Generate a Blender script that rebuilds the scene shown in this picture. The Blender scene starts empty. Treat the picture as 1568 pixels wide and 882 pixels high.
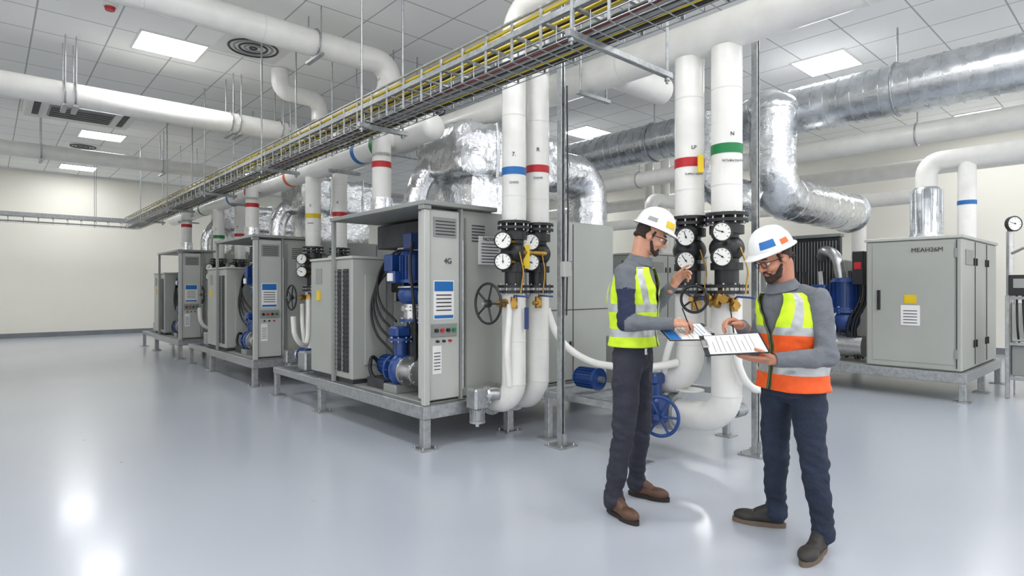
import bpy, math, random
from mathutils import Vector, Matrix, noise
random.seed(7)
V=Vector
def srgb(r,g,b):
    def f(c):
        c/=255.0
        return c/12.92 if c<=.04045 else ((c+.055)/1.055)**2.4
    return (f(r),f(g),f(b),1)
YAW=math.radians(-41.8)
GD=V((-.6665,-.7455,0))
# ---------------------------------------------------------------- materials
def M(name,col,rough=.5,metal=0,var=0.08,nscale=3,bump=0,bscale=40,coat=0,emis=0,rvar=0,detail=4):
    m=bpy.data.materials.new(name); m.use_nodes=True
    nt=m.node_tree; p=nt.nodes['Principled BSDF']
    p.inputs['Roughness'].default_value=rough; p.inputs['Metallic'].default_value=metal
    p.inputs['Coat Weight'].default_value=coat
    tc=nt.nodes.new('ShaderNodeTexCoord')
    n=nt.nodes.new('ShaderNodeTexNoise'); n.inputs['Scale'].default_value=nscale; n.inputs['Detail'].default_value=detail
    nt.links.new(tc.outputs['Object'],n.inputs['Vector'])
    r=nt.nodes.new('ShaderNodeValToRGB')
    r.color_ramp.elements[0].position=.3; r.color_ramp.elements[1].position=.7
    r.color_ramp.elements[0].color=tuple(c*(1-var) for c in col[:3])+(1,)
    r.color_ramp.elements[1].color=tuple(min(1,c*(1+var)) for c in col[:3])+(1,)
    nt.links.new(n.outputs['Fac'],r.inputs['Fac']); nt.links.new(r.outputs['Color'],p.inputs['Base Color'])
    if rvar:
        mr=nt.nodes.new('ShaderNodeMapRange'); mr.inputs['To Min'].default_value=max(0,rough-rvar); mr.inputs['To Max'].default_value=rough+rvar
        mr.inputs['From Min'].default_value=.3; mr.inputs['From Max'].default_value=.7
        nt.links.new(n.outputs['Fac'],mr.inputs['Value']); nt.links.new(mr.outputs['Result'],p.inputs['Roughness'])
    if bump:
        n2=nt.nodes.new('ShaderNodeTexNoise'); n2.inputs['Scale'].default_value=bscale; n2.inputs['Detail'].default_value=3
        nt.links.new(tc.outputs['Object'],n2.inputs['Vector'])
        b=nt.nodes.new('ShaderNodeBump'); b.inputs['Strength'].default_value=bump; b.inputs['Distance'].default_value=.02
        nt.links.new(n2.outputs['Fac'],b.inputs['Height']); nt.links.new(b.outputs['Normal'],p.inputs['Normal'])
    if emis:
        p.inputs['Emission Color'].default_value=(1,1,1,1); p.inputs['Emission Strength'].default_value=emis
    return m
m_white=M('pipe_insulation_white',srgb(232,231,226),.36,var=.05,nscale=5,bump=.14,bscale=12,coat=.15)
m_gray=M('cabinet_grey_paint',srgb(164,167,161),.38,var=.04,nscale=2)
m_gray2=M('cabinet_grey_dark',srgb(138,141,138),.45,var=.06,nscale=2)
m_lgray=M('panel_light_grey',srgb(182,184,179),.4,var=.04)
m_galv=M('galvanised_steel',srgb(170,173,174),.38,.75,var=.2,nscale=25,rvar=.1)
m_foil=M('aluminium_foil_wrap',srgb(222,224,226),.24,.95,var=.12,nscale=9,bump=.8,bscale=10,rvar=.08)
m_duct=M('spiral_duct_steel',srgb(206,209,212),.28,.95,var=.14,nscale=6,bump=.22,bscale=8,rvar=.08)
m_black=M('black_iron',srgb(32,33,35),.4,var=.2,nscale=12)
m_dark=M('dark_interior',srgb(56,58,62),.6,var=.3,nscale=6)
m_rub=M('black_rubber',srgb(24,24,26),.55)
m_blue=M('blue_pump_paint',srgb(22,60,122),.35,var=.2,nscale=8,coat=.2)
m_navyb=M('dark_blue_paint',srgb(30,52,100),.4)
m_brass=M('brass',srgb(170,134,68),.32,.9,var=.2,nscale=14)
m_red=M('band_red',srgb(184,34,40),.45); m_green=M('band_green',srgb(16,122,66),.45)
m_bband=M('band_blue',srgb(28,104,172),.45); m_yel=M('band_yellow',srgb(216,186,20),.45); m_or=M('band_orange',srgb(216,104,40),.45)
m_paper=M('paper',srgb(226,226,224),.6,var=.02); m_ink=M('ink',srgb(30,32,38),.6)
m_face=M('gauge_face',srgb(230,230,224),.3,var=.01,coat=.5)
m_cable=M('cable_black',srgb(40,40,42),.5); m_ycab=M('cable_yellow',srgb(214,190,56),.5); m_rcab=M('cable_red',srgb(120,56,56),.5); m_gcab=M('cable_grey',srgb(150,152,150),.5)
m_light=M('light_diffuser',(1,1,1,1),.5,var=0,emis=20)
m_plw=M('plastic_white',srgb(222,222,219),.4,var=.02)
m_alu=M('brushed_steel',srgb(195,195,195),.3,.9,var=.1,nscale=20)
def floor_mat():
    m=M('epoxy_floor',srgb(177,182,191),.24,var=.025,nscale=.5,coat=.3,detail=1)
    nt=m.node_tree;p=nt.nodes['Principled BSDF'];tc=[n for n in nt.nodes if n.type=='TEX_COORD'][0]
    p.inputs['Coat Roughness'].default_value=.13
    link=p.inputs['Base Color'].links[0]; src=link.from_socket
    # sparse small scuffs: voronoi dots gated by noise
    v=nt.nodes.new('ShaderNodeTexVoronoi');v.inputs['Scale'].default_value=1.6
    n=nt.nodes.new('ShaderNodeTexNoise');n.inputs['Scale'].default_value=30;n.inputs['Detail'].default_value=3
    nt.links.new(tc.outputs['Object'],v.inputs['Vector']);nt.links.new(tc.outputs['Object'],n.inputs['Vector'])
    ad=nt.nodes.new('ShaderNodeMath');ad.operation='MULTIPLY_ADD';ad.inputs[1].default_value=.09;nt.links.new(n.outputs['Fac'],ad.inputs[0]);nt.links.new(v.outputs['Distance'],ad.inputs[2])
    r=nt.nodes.new('ShaderNodeValToRGB');r.color_ramp.elements[0].position=.062;r.color_ramp.elements[0].color=(.35,.33,.3,1)
    r.color_ramp.elements[1].position=.07;r.color_ramp.elements[1].color=(1,1,1,1)
    nt.links.new(ad.outputs[0],r.inputs['Fac'])
    mx=nt.nodes.new('ShaderNodeMixRGB');mx.blend_type='MULTIPLY';mx.inputs['Fac'].default_value=.8
    nt.links.new(src,mx.inputs['Color1']);nt.links.new(r.outputs['Color'],mx.inputs['Color2'])
    nt.links.new(mx.outputs['Color'],p.inputs['Base Color'])
    return m
m_floor=floor_mat()
def ceil_mat():
    m=bpy.data.materials.new('ceiling_tiles');m.use_nodes=True;nt=m.node_tree;p=nt.nodes['Principled BSDF'];p.inputs['Roughness'].default_value=.8
    tc=nt.nodes.new('ShaderNodeTexCoord');s=nt.nodes.new('ShaderNodeSeparateXYZ');nt.links.new(tc.outputs['Object'],s.inputs[0])
    outs=[]
    for ax,off in (('X',.35),('Y',.3)):
        a=nt.nodes.new('ShaderNodeMath');a.operation='ADD';a.inputs[1].default_value=off+80
        nt.links.new(s.outputs[ax],a.inputs[0])
        d=nt.nodes.new('ShaderNodeMath');d.operation='DIVIDE';d.inputs[1].default_value=.8;nt.links.new(a.outputs[0],d.inputs[0])
        f=nt.nodes.new('ShaderNodeMath');f.operation='FRACT';nt.links.new(d.outputs[0],f.inputs[0])
        l=nt.nodes.new('ShaderNodeMath');l.operation='LESS_THAN';l.inputs[1].default_value=.024;nt.links.new(f.outputs[0],l.inputs[0])
        outs.append(l)
    mx=nt.nodes.new('ShaderNodeMath');mx.operation='MAXIMUM';nt.links.new(outs[0].outputs[0],mx.inputs[0]);nt.links.new(outs[1].outputs[0],mx.inputs[1])
    r=nt.nodes.new('ShaderNodeValToRGB');r.color_ramp.elements[0].color=srgb(244,244,242);r.color_ramp.elements[1].color=srgb(180,182,182)
    nt.links.new(mx.outputs[0],r.inputs['Fac']);nt.links.new(r.outputs['Color'],p.inputs['Base Color'])
    return m
m_ceil=ceil_mat()
m_wall=M('wall_cream_paint',srgb(232,230,220),.7,var=.02,nscale=.6)
m_base=M('baseboard_grey',srgb(118,122,128),.5)
# ---------------------------------------------------------------- builder
def perp(d):
    d=d.normalized(); a=V((0,0,1)) if abs(d.z)<.9 else V((1,0,0))
    x=d.cross(a).normalized(); y=d.cross(x).normalized(); return x,y
def fillet(pts,bend,n=8):
    pts=[V(p) for p in pts]
    if bend<=0 or len(pts)<3: return pts
    out=[pts[0]]
    for i in range(1,len(pts)-1):
        p=pts[i];a=pts[i-1]-p;b=pts[i+1]-p
        t=min(bend,a.length*.49,b.length*.49)
        p0=p+a.normalized()*t;p1=p+b.normalized()*t
        for k in range(n+1):
            s=k/n
            w=.72
            q=(p0*(1-s)**2+p*2*w*s*(1-s)+p1*s**2)/((1-s)**2+2*w*s*(1-s)+s**2)
            out.append(q)
    out.append(pts[-1]); return out
class B:
    def __init__(s): s.v=[];s.f=[];s.m=[];s.s=[];s.mats=[]
    def add(s,vs,fs,mat,sm=False):
        if mat not in s.mats: s.mats.append(mat)
        mi=s.mats.index(mat);o=len(s.v)
        s.v.extend([tuple(p) for p in vs])
        for f in fs: s.f.append([i+o for i in f]);s.m.append(mi);s.s.append(sm)
    def box(s,c,size,mat,bev=.004,rot=None):
        c=V(c);h=[max(x/2,1e-4) for x in size];bev=min(bev,min(h)*.45)
        vs=[];idx={}
        for sx in(-1,1):
            for sy in(-1,1):
                for sz in(-1,1):
                    for a in range(3):
                        sg=(sx,sy,sz);q=V([sg[i]*(h[i]-(0 if i==a else bev)) for i in range(3)])
                        idx[(sx,sy,sz,a)]=len(vs);vs.append(q)
        fs=[]
        for a in range(3):
            b_,c_=[i for i in range(3) if i!=a]
            for sg in(-1,1):
                f=[]
                for u,w in((-1,-1),(1,-1),(1,1),(-1,1)):
                    k=[0,0,0];k[a]=sg;k[b_]=u;k[c_]=w;f.append(idx[(k[0],k[1],k[2],a)])
                fs.append(f)
            for u in(-1,1):
                for w in(-1,1):
                    k0=[0,0,0];k0[a]=-1;k0[b_]=u;k0[c_]=w;k1=list(k0);k1[a]=1
                    fs.append([idx[(*k0,b_)],idx[(*k1,b_)],idx[(*k1,c_)],idx[(*k0,c_)]])
        for sx in(-1,1):
            for sy in(-1,1):
                for sz in(-1,1): fs.append([idx[(sx,sy,sz,a)] for a in range(3)])
        out=[]
        for f in fs:
            n=(vs[f[1]]-vs[f[0]]).cross(vs[f[2]]-vs[f[0]]);cc=sum((vs[i] for i in f),V((0,0,0)))
            out.append(f if n.dot(cc)>0 else f[::-1])
        if rot is not None: vs=[rot@q for q in vs]
        s.add([q+c for q in vs],out,mat)
    def bb(s,x0,x1,y0,y1,z0,z1,mat,bev=.004):
        s.box(((x0+x1)/2,(y0+y1)/2,(z0+z1)/2),(x1-x0,y1-y0,z1-z0),mat,bev)
    def tube(s,pts,r,mat,seg=14,bend=0,caps=True,rf=None):
        pts=fillet(pts,bend);n=len(pts)
        T=[]
        for i in range(n):
            t=(pts[min(i+1,n-1)]-pts[max(i-1,0)]);T.append(t.normalized() if t.length>1e-9 else V((0,0,1)))
        x,y=perp(T[0]);vs=[];fs=[]
        for i in range(n):
            x=(x-T[i]*x.dot(T[i])).normalized();y=T[i].cross(x)
            rr=r if rf is None else rf(i/(n-1))
            for k in range(seg):
                a=2*math.pi*k/seg;vs.append(pts[i]+x*math.cos(a)*rr+y*math.sin(a)*rr)
        for i in range(n-1):
            for k in range(seg):
                k2=(k+1)%seg;fs.append([i*seg+k,i*seg+k2,(i+1)*seg+k2,(i+1)*seg+k])
        s.add(vs,fs,mat,True)
        if caps:
            s.add(vs[:seg],[list(range(seg))[::-1]],mat);s.add(vs[-seg:],[list(range(seg))],mat)
    def cyl(s,p0,p1,r,mat,r1=None,seg=20,caps=True):
        p0=V(p0);p1=V(p1);r1=r if r1 is None else r1
        s.tube([p0,p1],r,mat,seg,0,caps,(lambda t:r+(r1-r)*t))
    def lathe(s,o,ax,prof,mat,seg=24,sm=True):
        o=V(o);ax=V(ax).normalized();x,y=perp(ax);y=ax.cross(x);vs=[];fs=[]
        for h,r in prof:
            for k in range(seg):
                a=2*math.pi*k/seg;vs.append(o+ax*h+(x*math.cos(a)+y*math.sin(a))*r)
        for i in range(len(prof)-1):
            for k in range(seg):
                k2=(k+1)%seg;fs.append([i*seg+k,i*seg+k2,(i+1)*seg+k2,(i+1)*seg+k])
        s.add(vs,fs,mat,sm)
    def torus(s,c,ax,R,r,mat,seg=28,sub=8):
        c=V(c);ax=V(ax).normalized();x,y=perp(ax);vs=[];fs=[]
        for i in range(seg):
            a=2*math.pi*i/seg;d=x*math.cos(a)+y*math.sin(a)
            for j in range(sub):
                b=2*math.pi*j/sub;vs.append(c+d*(R+r*math.cos(b))+ax*r*math.sin(b))
        for i in range(seg):
            for j in range(sub):
                i2=(i+1)%seg;j2=(j+1)%sub;fs.append([i*sub+j,i*sub+j2,i2*sub+j2,i2*sub+j])
        s.add(vs,fs,mat,True)
    def ell(s,c,r,mat,rot=None,seg=20,rings=12):
        c=V(c);vs=[];fs=[]
        if not hasattr(r,'__len__'): r=(r,r,r)
        for i in range(rings+1):
            t=math.pi*i/rings
            for k in range(seg):
                a=2*math.pi*k/seg;q=V((r[0]*math.sin(t)*math.cos(a),r[1]*math.sin(t)*math.sin(a),r[2]*math.cos(t)))
                if rot is not None:q=rot@q
                vs.append(q+c)
        for i in range(rings):
            for k in range(seg):
                k2=(k+1)%seg;fs.append([i*seg+k,(i+1)*seg+k,(i+1)*seg+k2,i*seg+k2])
        s.add(vs,fs,mat,True)
    def cap(s,p0,p1,r0,r1,mat,seg=16):
        p0=V(p0);p1=V(p1);d=(p1-p0).normalized();L=(p1-p0).length
        pr=[]
        for k in range(7): a=math.pi/2*k/6;pr.append((-r0*math.cos(a),max(1e-4,r0*math.sin(a))))
        for k in range(1,4): pr.append((L*k/4,r0+(r1-r0)*k/4))
        for k in range(7): a=math.pi/2*k/6;pr.append((L+r1*math.sin(a),max(1e-4,r1*math.cos(a))))
        s.lathe(p0,d,pr,mat,seg)
    def flange(s,c,ax,r,th,mat,bolts=8):
        c=V(c);ax=V(ax).normalized();s.cyl(c-ax*th/2,c+ax*th/2,r,mat,seg=24)
        x,y=perp(ax)
        for k in range(bolts):
            a=2*math.pi*k/bolts;q=c+(x*math.cos(a)+y*math.sin(a))*r*.86
            s.cyl(q-ax*(th/2+.012),q+ax*(th/2+.012),.009,m_alu,seg=6)
    def gauge(s,c,n,r=.075):
        c=V(c);n=V(n).normalized()
        s.cyl(c-n*.045,c,r,m_black,seg=24);s.torus(c,n,r*.94,r*.09,m_black,24,6)
        s.cyl(c,c+n*.003,r*.88,m_face,seg=24)
        up=V((0,0,1));rt=up.cross(n).normalized()
        for k in range(9):
            a=math.radians(-130+k*32.5);d=rt*math.sin(a)+up*math.cos(a)
            s.tube([c+n*.005+d*r*.62,c+n*.005+d*r*.8],.0022,m_ink,4)
        a=random.uniform(-1.6,.9);d=rt*math.sin(a)+up*math.cos(a)
        s.tube([c+n*.006-d*r*.2,c+n*.006+d*r*.65],.003,m_ink,4);s.cyl(c,c+n*.009,r*.1,m_ink,seg=8)
    def wheel(s,c,ax,R,mat,spokes=5,r=.012):
        c=V(c);ax=V(ax).normalized();s.torus(c,ax,R,r,mat,32,8)
        x,y=perp(ax);s.cyl(c-ax*.02,c+ax*.02,R*.2,mat,seg=12)
        for k in range(spokes):
            a=2*math.pi*k/spokes;s.tube([c,c+(x*math.cos(a)+y*math.sin(a))*R],r*.75,mat,6)
    def motor(s,c,ax,r,L,mat):
        c=V(c);ax=V(ax).normalized();s.cyl(c-ax*L/2,c+ax*L/2,r*.86,mat)
        x,y=perp(ax)
        for k in range(18):
            a=2*math.pi*k/18;d=x*math.cos(a)+y*math.sin(a)
            p=c+d*r*.92;rm=Matrix((ax,d,ax.cross(d))).transposed()
            s.box(p,(L*.8,r*.2,.008),mat,.001,rm)
        s.cyl(c+ax*L*.42,c+ax*L*.55,r,mat,r1=r*.8);s.cyl(c-ax*L*.52,c-ax*L*.42,r*1.08,mat)
        s.cyl(c-ax*L*.7,c-ax*L*.5,r*.3,m_alu)
    def finish(s,name,parent=None,loc=None):
        me=bpy.data.meshes.new(name);me.from_pydata(s.v,[],s.f)
        for m in s.mats: me.materials.append(m)
        me.polygons.foreach_set('material_index',s.m);me.polygons.foreach_set('use_smooth',s.s);me.update()
        ob=bpy.data.objects.new(name,me);bpy.context.collection.objects.link(ob)
        if parent: ob.parent=parent
        return ob
def txt(parent,name,body,loc,size,rot,mat,align='CENTER'):
    cu=bpy.data.curves.new(name,'FONT');cu.body=body;cu.size=size;cu.extrude=.0012;cu.align_x=align;cu.align_y='CENTER';cu.materials.append(mat)
    o=bpy.data.objects.new(name,cu);bpy.context.collection.objects.link(o);o.location=loc;o.rotation_euler=rot;o.parent=parent
    return o
RY=(math.pi/2,0,0); RX=(math.pi/2,0,-math.pi/2); RC=(math.pi/2,0,YAW)
# ---------------------------------------------------------------- room
CH=4.9; X0,X1,Y0,Y1=-4.0,16.5,-5.0,22.2
def simple(name,x0,x1,y0,y1,z0,z1,mat):
    b=B();b.bb(x0,x1,y0,y1,z0,z1,mat,.001);return b.finish(name)
simple('floor',X0-.2,X1+.2,Y0-.2,Y1+.2,-.2,0,m_floor)
simple('ceiling',X0-.2,X1+.2,Y0-.2,Y1+.2,CH,CH+.2,m_ceil)
simple('wall_left',X0-.2,X0,6,Y1+.2,0,CH,m_wall)
simple('wall_right',X1,X1+.2,Y0-.2,Y1+.2,0,CH,m_wall)
simple('wall_back',X0,X1,Y1,Y1+.2,0,CH,m_wall)
simple('baseboard_back',X0,X1,Y1-.02,Y1,0,.14,m_base)
simple('baseboard_right',X1-.02,X1,Y0,Y1-.02,0,.14,m_base)
simple('baseboard_left',X0,X0+.02,6,Y1-.02,0,.14,m_base)
simple('trim_1',X0,X1-.03,Y1-.03,Y1,CH-.06,CH,m_plw)
simple('trim_2',X1-.03,X1,Y0,Y1,CH-.06,CH,m_plw)
def panel(x,y,sx=.8,sy=.72):
    b=B();b.bb(x-sx/2,x+sx/2,y-sy/2,y+sy/2,CH-.012,CH-.002,m_light,.001)
    for a,c,d,e in((x-sx/2-.03,x-sx/2,y-sy/2-.03,y+sy/2+.03),(x+sx/2,x+sx/2+.03,y-sy/2-.03,y+sy/2+.03),(x-sx/2,x+sx/2,y-sy/2-.03,y-sy/2),(x-sx/2,x+sx/2,y+sy/2,y+sy/2+.03)):
        b.bb(a,c,d,e,CH-.02,CH-.001,m_plw,.002)
    b.finish('led_light_panel')
for x,y in((1.95,9.5),(1.95,16.1),(1.95,20.8),(1.95,3.5),(1.95,-1.5),(9.6,3.5),(9.9,8.6),(9.9,13.7),(9.9,18.8),(9.6,-1.5),(-2,0),(-2,4),(-2,9.5),(-2,15.5),(-2,20),
    (5.9,1.6),(5.9,-1.8),(3.9,-2.5),(13.4,-1.5),(14.8,2.5),(14.8,8.6),(14.8,14),(5.9,18.5),(3.6,1.0),(7.6,-.2)):
    panel(x,y)
b=B()
b.bb(.5,2.2,13.1,14.65,CH-.14,CH-.001,m_plw,.06)
b.bb(.85,1.85,13.45,14.3,CH-.155,CH-.135,m_gcab,.01)
for k in range(10): b.bb(.88,1.82,13.5+k*.08,13.535+k*.08,CH-.17,CH-.15,m_dark if k%2 else m_gray2,.001)
for xx in(.68,2.02): b.bb(xx-.05,xx+.05,13.4,14.35,CH-.15,CH-.138,m_dark,.01)
b.finish('air_conditioner_cassette')
def vent(x,y,s=.45):
    b=B();b.bb(x-s,x+s,y-s,y+s,CH-.012,CH-.001,m_plw,.002)
    for k in range(5): b.torus((x,y,CH-.014),(0,0,1),s*.72-k*.07,.016,m_dark if k%2==0 else m_gcab,28,6)
    b.finish('air_diffuser')
vent(2.85,8.75);vent(1.75,17.6,.35);vent(6.4,9.6)
b=B();b.cyl((1.12,8.6,CH-.03),(1.12,8.6,CH-.001),.075,m_plw);b.cyl((1.12,8.6,CH-.07),(1.12,8.6,CH-.03),.05,m_red,r1=.06);b.finish('smoke_detector')
b=B();b.cyl((1.0,19.6,CH-.03),(1.0,19.6,CH-.001),.08,m_plw);b.cyl((1.0,19.6,CH-.07),(1.0,19.6,CH-.03),.05,m_dark,r1=.06);b.finish('smoke_detector')
# ---------------------------------------------------------------- overhead pipes
def hanger(b,x,y,z,r):
    b.torus((x,y,z),(1,0,0),r+.01,.012,m_galv,24,6)
    for s_ in(-1,1): b.cyl((x,y+s_*(r+.03),z),(x,y+s_*(r+.03),CH-.001),.008,m_galv,seg=6)
    b.bb(x-.03,x+.03,y-r-.06,y+r+.06,z-r-.05,z-r-.015,m_galv)
b=B()
b.tube([(X0+.01,7.1,4.5),(4.1,7.1,4.5),(4.1,7.1,4.05),(4.1,17.8,4.05)],.16,m_white,20,.3)
b.tube([(X0+.01,10.2,4.14),(4.02,10.2,4.14)],.165,m_white,20)
b.tube([(X0+.01,14.9,4.15),(4.02,14.9,4.15)],.15,m_white,20)
b.tube([(3.45,9.35,4.89),(3.45,9.35,4.55),(4.1,9.35,4.55),(4.1,9.35,4.2)],.13,m_white,18,.2)
for x in(2.95,.8,3.75): 
    for dx in(0,.12): hanger(b,x+dx,10.2,4.14,.165)
for x in(3.05,.5): hanger(b,x,7.1,4.5,.16)
for x in(2.9,.8): hanger(b,x,14.9,4.15,.15)
for x in(.0,1.2,2.4): 
    for y,z,r in((7.1,4.5,.162),(10.2,4.14,.167),(14.9,4.15,.152)): b.cyl((x,y,z),(x+.012,y,z),r,m_plw,seg=20)
b.tube([(3.69,5.45,3.24),(3.69,17.5,3.24)],.15,m_white,20)
b.ell((3.69,5.45,3.24),(.15,.1,.15),m_white)
for y,m in((6.55,m_green),(7.05,m_bband),(9.4,m_or),(11.3,m_red),(12.4,m_bband),(14.5,m_green),(15.7,m_red)): b.cyl((3.69,y,3.24),(3.69,y+.09,3.24),.154,m,seg=24)
for y in(7.6,11.9,16): 
    for s_ in(-1,1): b.cyl((3.69+s_*.18,y,3.24),(3.69+s_*.18,y,CH-.001),.008,m_galv,seg=6)
    b.bb(3.46,3.92,y-.03,y+.03,3.03,3.07,m_galv)
b.tube([(3.69,4.1,3.5),(3.69,4.1,4.05),(3.69,-.9,4.05)],.112,m_white,22,.25)
b.tube([(4.0,4.1,3.5),(4.0,4.1,4.3),(4.0,-.9,4.3)],.112,m_white,22,.25)
b.finish('overhead_chilled_water_pipework')
b=B()
b.tube([(4.6,X0+.5,3.6),(4.6,10.5,3.6)],.16,m_white,22)
b.tube([(5.35,Y0+.01,3.95),(5.35,4.3,3.95),(6.4,4.3,3.95)],.17,m_white,22,.3)
for y in(-1,1.4,3.5,6.5): b.cyl((4.6,y,3.6),(4.6,y+.02,3.6),.164,m_plw,seg=24)
for y in(.2,3.9,7.5):
    for s_ in(-1,1): b.cyl((4.6+s_*.2,y,3.38),(4.6+s_*.2,y,CH-.001),.01,m_galv,seg=6)
    b.bb(4.35,4.85,y-.025,y+.025,3.37,3.41,m_galv)
b.finish('overhead_return_pipework')
b=B()
b.tube([(12.4,Y0+.01,4.2),(12.4,12,4.2)],.19,m_white,18)
b.tube([(14.2,Y0+.01,3.9),(14.2,16,3.9)],.17,m_white,18)
b.tube([(13.2,3.2,3.2),(13.2,16,3.2)],.14,m_white,18)
b.tube([(13.2,4.2,3.2),(13.2,4.2,.01)],.13,m_white,18)
for y in(8.9,9.4): b.tube([(13.4,y,.01),(13.4,y,CH-.01)],.12,m_white,16)
b.tube([(12.0,6.4,.01),(12.0,6.4,2.9),(12.0,5.9,3.15)],.14,m_white,16,.2)
for y in(0,3,6,9):
    b.cyl((12.4,y,4.2),(12.4,y,CH-.001),.012,m_galv,seg=6);b.torus((12.4,y,4.2),(0,1,0),.2,.014,m_galv)
b.finish('wall_side_pipework')
# ---------------------------------------------------------------- ducts
def ductrun(b,pts,r,bend,mat,step=.3):
    b.tube(pts,r,mat,30,bend)
    for i in range(len(pts)-1):
        a=V(pts[i]);c=V(pts[i+1]);L=(c-a).length;d=(c-a)/L;s_=bend if i>0 else .05;e=L-(bend if i<len(pts)-2 else .05);t=s_
        while t<=e: b.cyl(a+d*(t-.008),a+d*(t+.008),r+.008,mat,seg=30);t+=step
b=B()
ductrun(b,[(9.0,Y0+.02,4.08),(9.0,9.0,4.08),(9.0,9.9,4.08)],.33,.1,m_duct,.17)
ductrun(b,[(8.25,3.72,4.0),(8.25,3.72,2.75),(11.2,3.72,2.75)],.31,.45,m_foil,.6)
b.tube([(9.0,4.3,4.08),(8.5,3.9,4.08),(8.25,3.72,3.8)],.3,m_foil,26,.25)
b.ell((8.25,3.72,3.98),(.33,.33,.2),m_foil)
ductrun(b,[(8.0,4.5,4.0),(8.0,4.5,2.9),(8.25,3.9,2.65)],.27,.3,m_foil,.5)
b.cyl((11.2,3.72,2.75),(11.24,3.72,2.75),.34,m_duct,seg=30)
for y in(.3,2.4,6.2,8.4):
    b.cyl((9.0,y,4.4),(9.0,y,CH-.001),.012,m_galv,seg=6);b.torus((9.0,y,4.08),(0,1,0),.345,.014,m_galv)
b.finish('spiral_air_duct')
# ---------------------------------------------------------------- cable tray
b=B()
TX0,TX1,TY0,TY1=2.86,3.2,-2.0,19.3
for x in(TX0,TX1):
    b.bb(x-.012,x+.012,TY0,TY1,3.27,3.29,m_galv,.002);b.bb(x-.004,x+.004,TY0,TY1,3.29,3.32,m_galv,.001);b.bb(x-.012,x+.012,TY0,TY1,3.385,3.4,m_galv,.002)
    for z in(3.1,3.16): b.cyl((x,TY0,z),(x,TY1,z),.004,m_galv,seg=5)
for x in(2.94,3.03,3.12): b.cyl((x,TY0,3.1),(x,TY1,3.1),.004,m_galv,seg=5)
y=TY0+.1
while y<TY1:
    for a,c in(((TX0,y,3.22),(TX0,y,3.1)),((TX0,y,3.1),(TX1,y,3.1)),((TX1,y,3.1),(TX1,y,3.22))): b.cyl(a,c,.004,m_galv,seg=5,caps=False)
    y+=.15
y=TY0+.1
while y<TY1:
    b.bb(TX0,TX1,y-.015,y+.015,3.28,3.3,m_galv,.002)
    for x in(TX0,TX1): b.bb(x-.006,x+.006,y-.012,y+.012,3.1,3.4,m_galv,.002)
    y+=.3
cs=[m_cable,m_rcab,m_gcab,m_cable,m_gcab,m_cable,m_ycab,m_cable,m_cable]
for k,mm in enumerate(cs):
    x=TX0+.04+k*.033;pts=[]
    yy=TY0
    while yy<TY1+.1: pts.append((x+random.uniform(-.01,.01),min(yy,TY1),3.125+random.uniform(-.006,.012)));yy+=.7
    b.tube(pts,random.choice((.009,.012,.014)),mm,6)
for k,mm in enumerate((m_ycab,m_ycab,m_gcab,m_ycab,m_cable,m_ycab,m_gcab)):
    x=TX0+.022+k*.046;pts=[];yy=TY0
    while yy<TY1+.1: pts.append((x+random.uniform(-.01,.01),min(yy,TY1),3.335+(.02 if k<2 else 0)+random.uniform(-.006,.015)));yy+=.8
    b.tube(pts,.013,mm,6)
for yv in(19.3,19.6):
    b.bb(X0+.01,3.2,yv-.012,yv+.012,3.27,3.37,m_galv,.002)
    b.cyl((X0+.01,yv,3.12),(3.2,yv,3.12),.005,m_galv,seg=5)
x=X0+.2
while x<3.2:
    b.bb(x-.015,x+.015,19.3,19.6,3.25,3.27,m_galv,.002)
    b.tube([(x,19.3,3.27),(x,19.3,3.12),(x,19.6,3.12),(x,19.6,3.27)],.005,m_galv,5);x+=.3
for yv,mm in((19.4,m_gcab),(19.46,m_cable)): b.tube([(X0+.01,yv,3.15),(3.1,yv,3.15)],.014,mm,6)
for x in(-2,.2,2.2):
    for yv in(19.27,19.63): b.cyl((x,yv,3.1),(x,yv,CH-.001),.008,m_galv,seg=6)
for yv in(-.4,2.54,5.35,8.2,11,13.8,16.6):
    xe=3.9 if abs(yv-2.54)<.1 else 3.3
    b.bb(2.74,xe,yv-.022,yv+.022,3.045,3.09,m_galv,.004)
    for x in(2.78,xe-.05):
        b.cyl((x,yv,3.0),(x,yv,CH-.03),.011,m_galv,seg=8);b.cyl((x,yv,3.02),(x,yv,3.04),.022,m_galv,seg=6)
b.finish('cable_tray')
# ---------------------------------------------------------------- strut posts
def post(x,y,boxes=()):
    b=B()
    b.bb(x-.11,x+.11,y-.11,y+.11,0,.012,m_galv)
    for sx in(-1,1): b.bb(x+sx*.025-.003,x+sx*.025+.003,y-.025,y+.025,.012,CH-.001,m_galv,.001)
    b.bb(x-.025,x+.025,y+.02,y+.026,.012,CH-.001,m_galv,.001)
    for sx in(-1,1): b.bb(x+sx*.018-.006,x+sx*.018+.006,y-.026,y-.021,.012,CH-.001,m_galv,.001)
    for sx in(-1,1):
        for sy in(-1,1): b.cyl((x+sx*.08,y+sy*.08,.012),(x+sx*.08,y+sy*.08,.035),.012,m_alu,seg=6)
    b.bb(x-.02,x+.02,y-.06,y-.026,.012,.12,m_galv)
    for z in boxes:
        b.bb(x-.05,x+.05,y-.09,y-.03,z-.07,z+.07,m_lgray,.006);b.cyl((x,y-.06,z+.07),(x,y-.06,z+.5),.01,m_galv,seg=8)
        b.tube([(x+.03,y-.04,1.2),(x+.04,y-.05,2.0),(x+.03,y-.045,3.3)],.008,m_cable,6)
    b.finish('steel_strut_post')
post(3.93,3.72,(1.62,));post(4.99,2.4)
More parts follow.
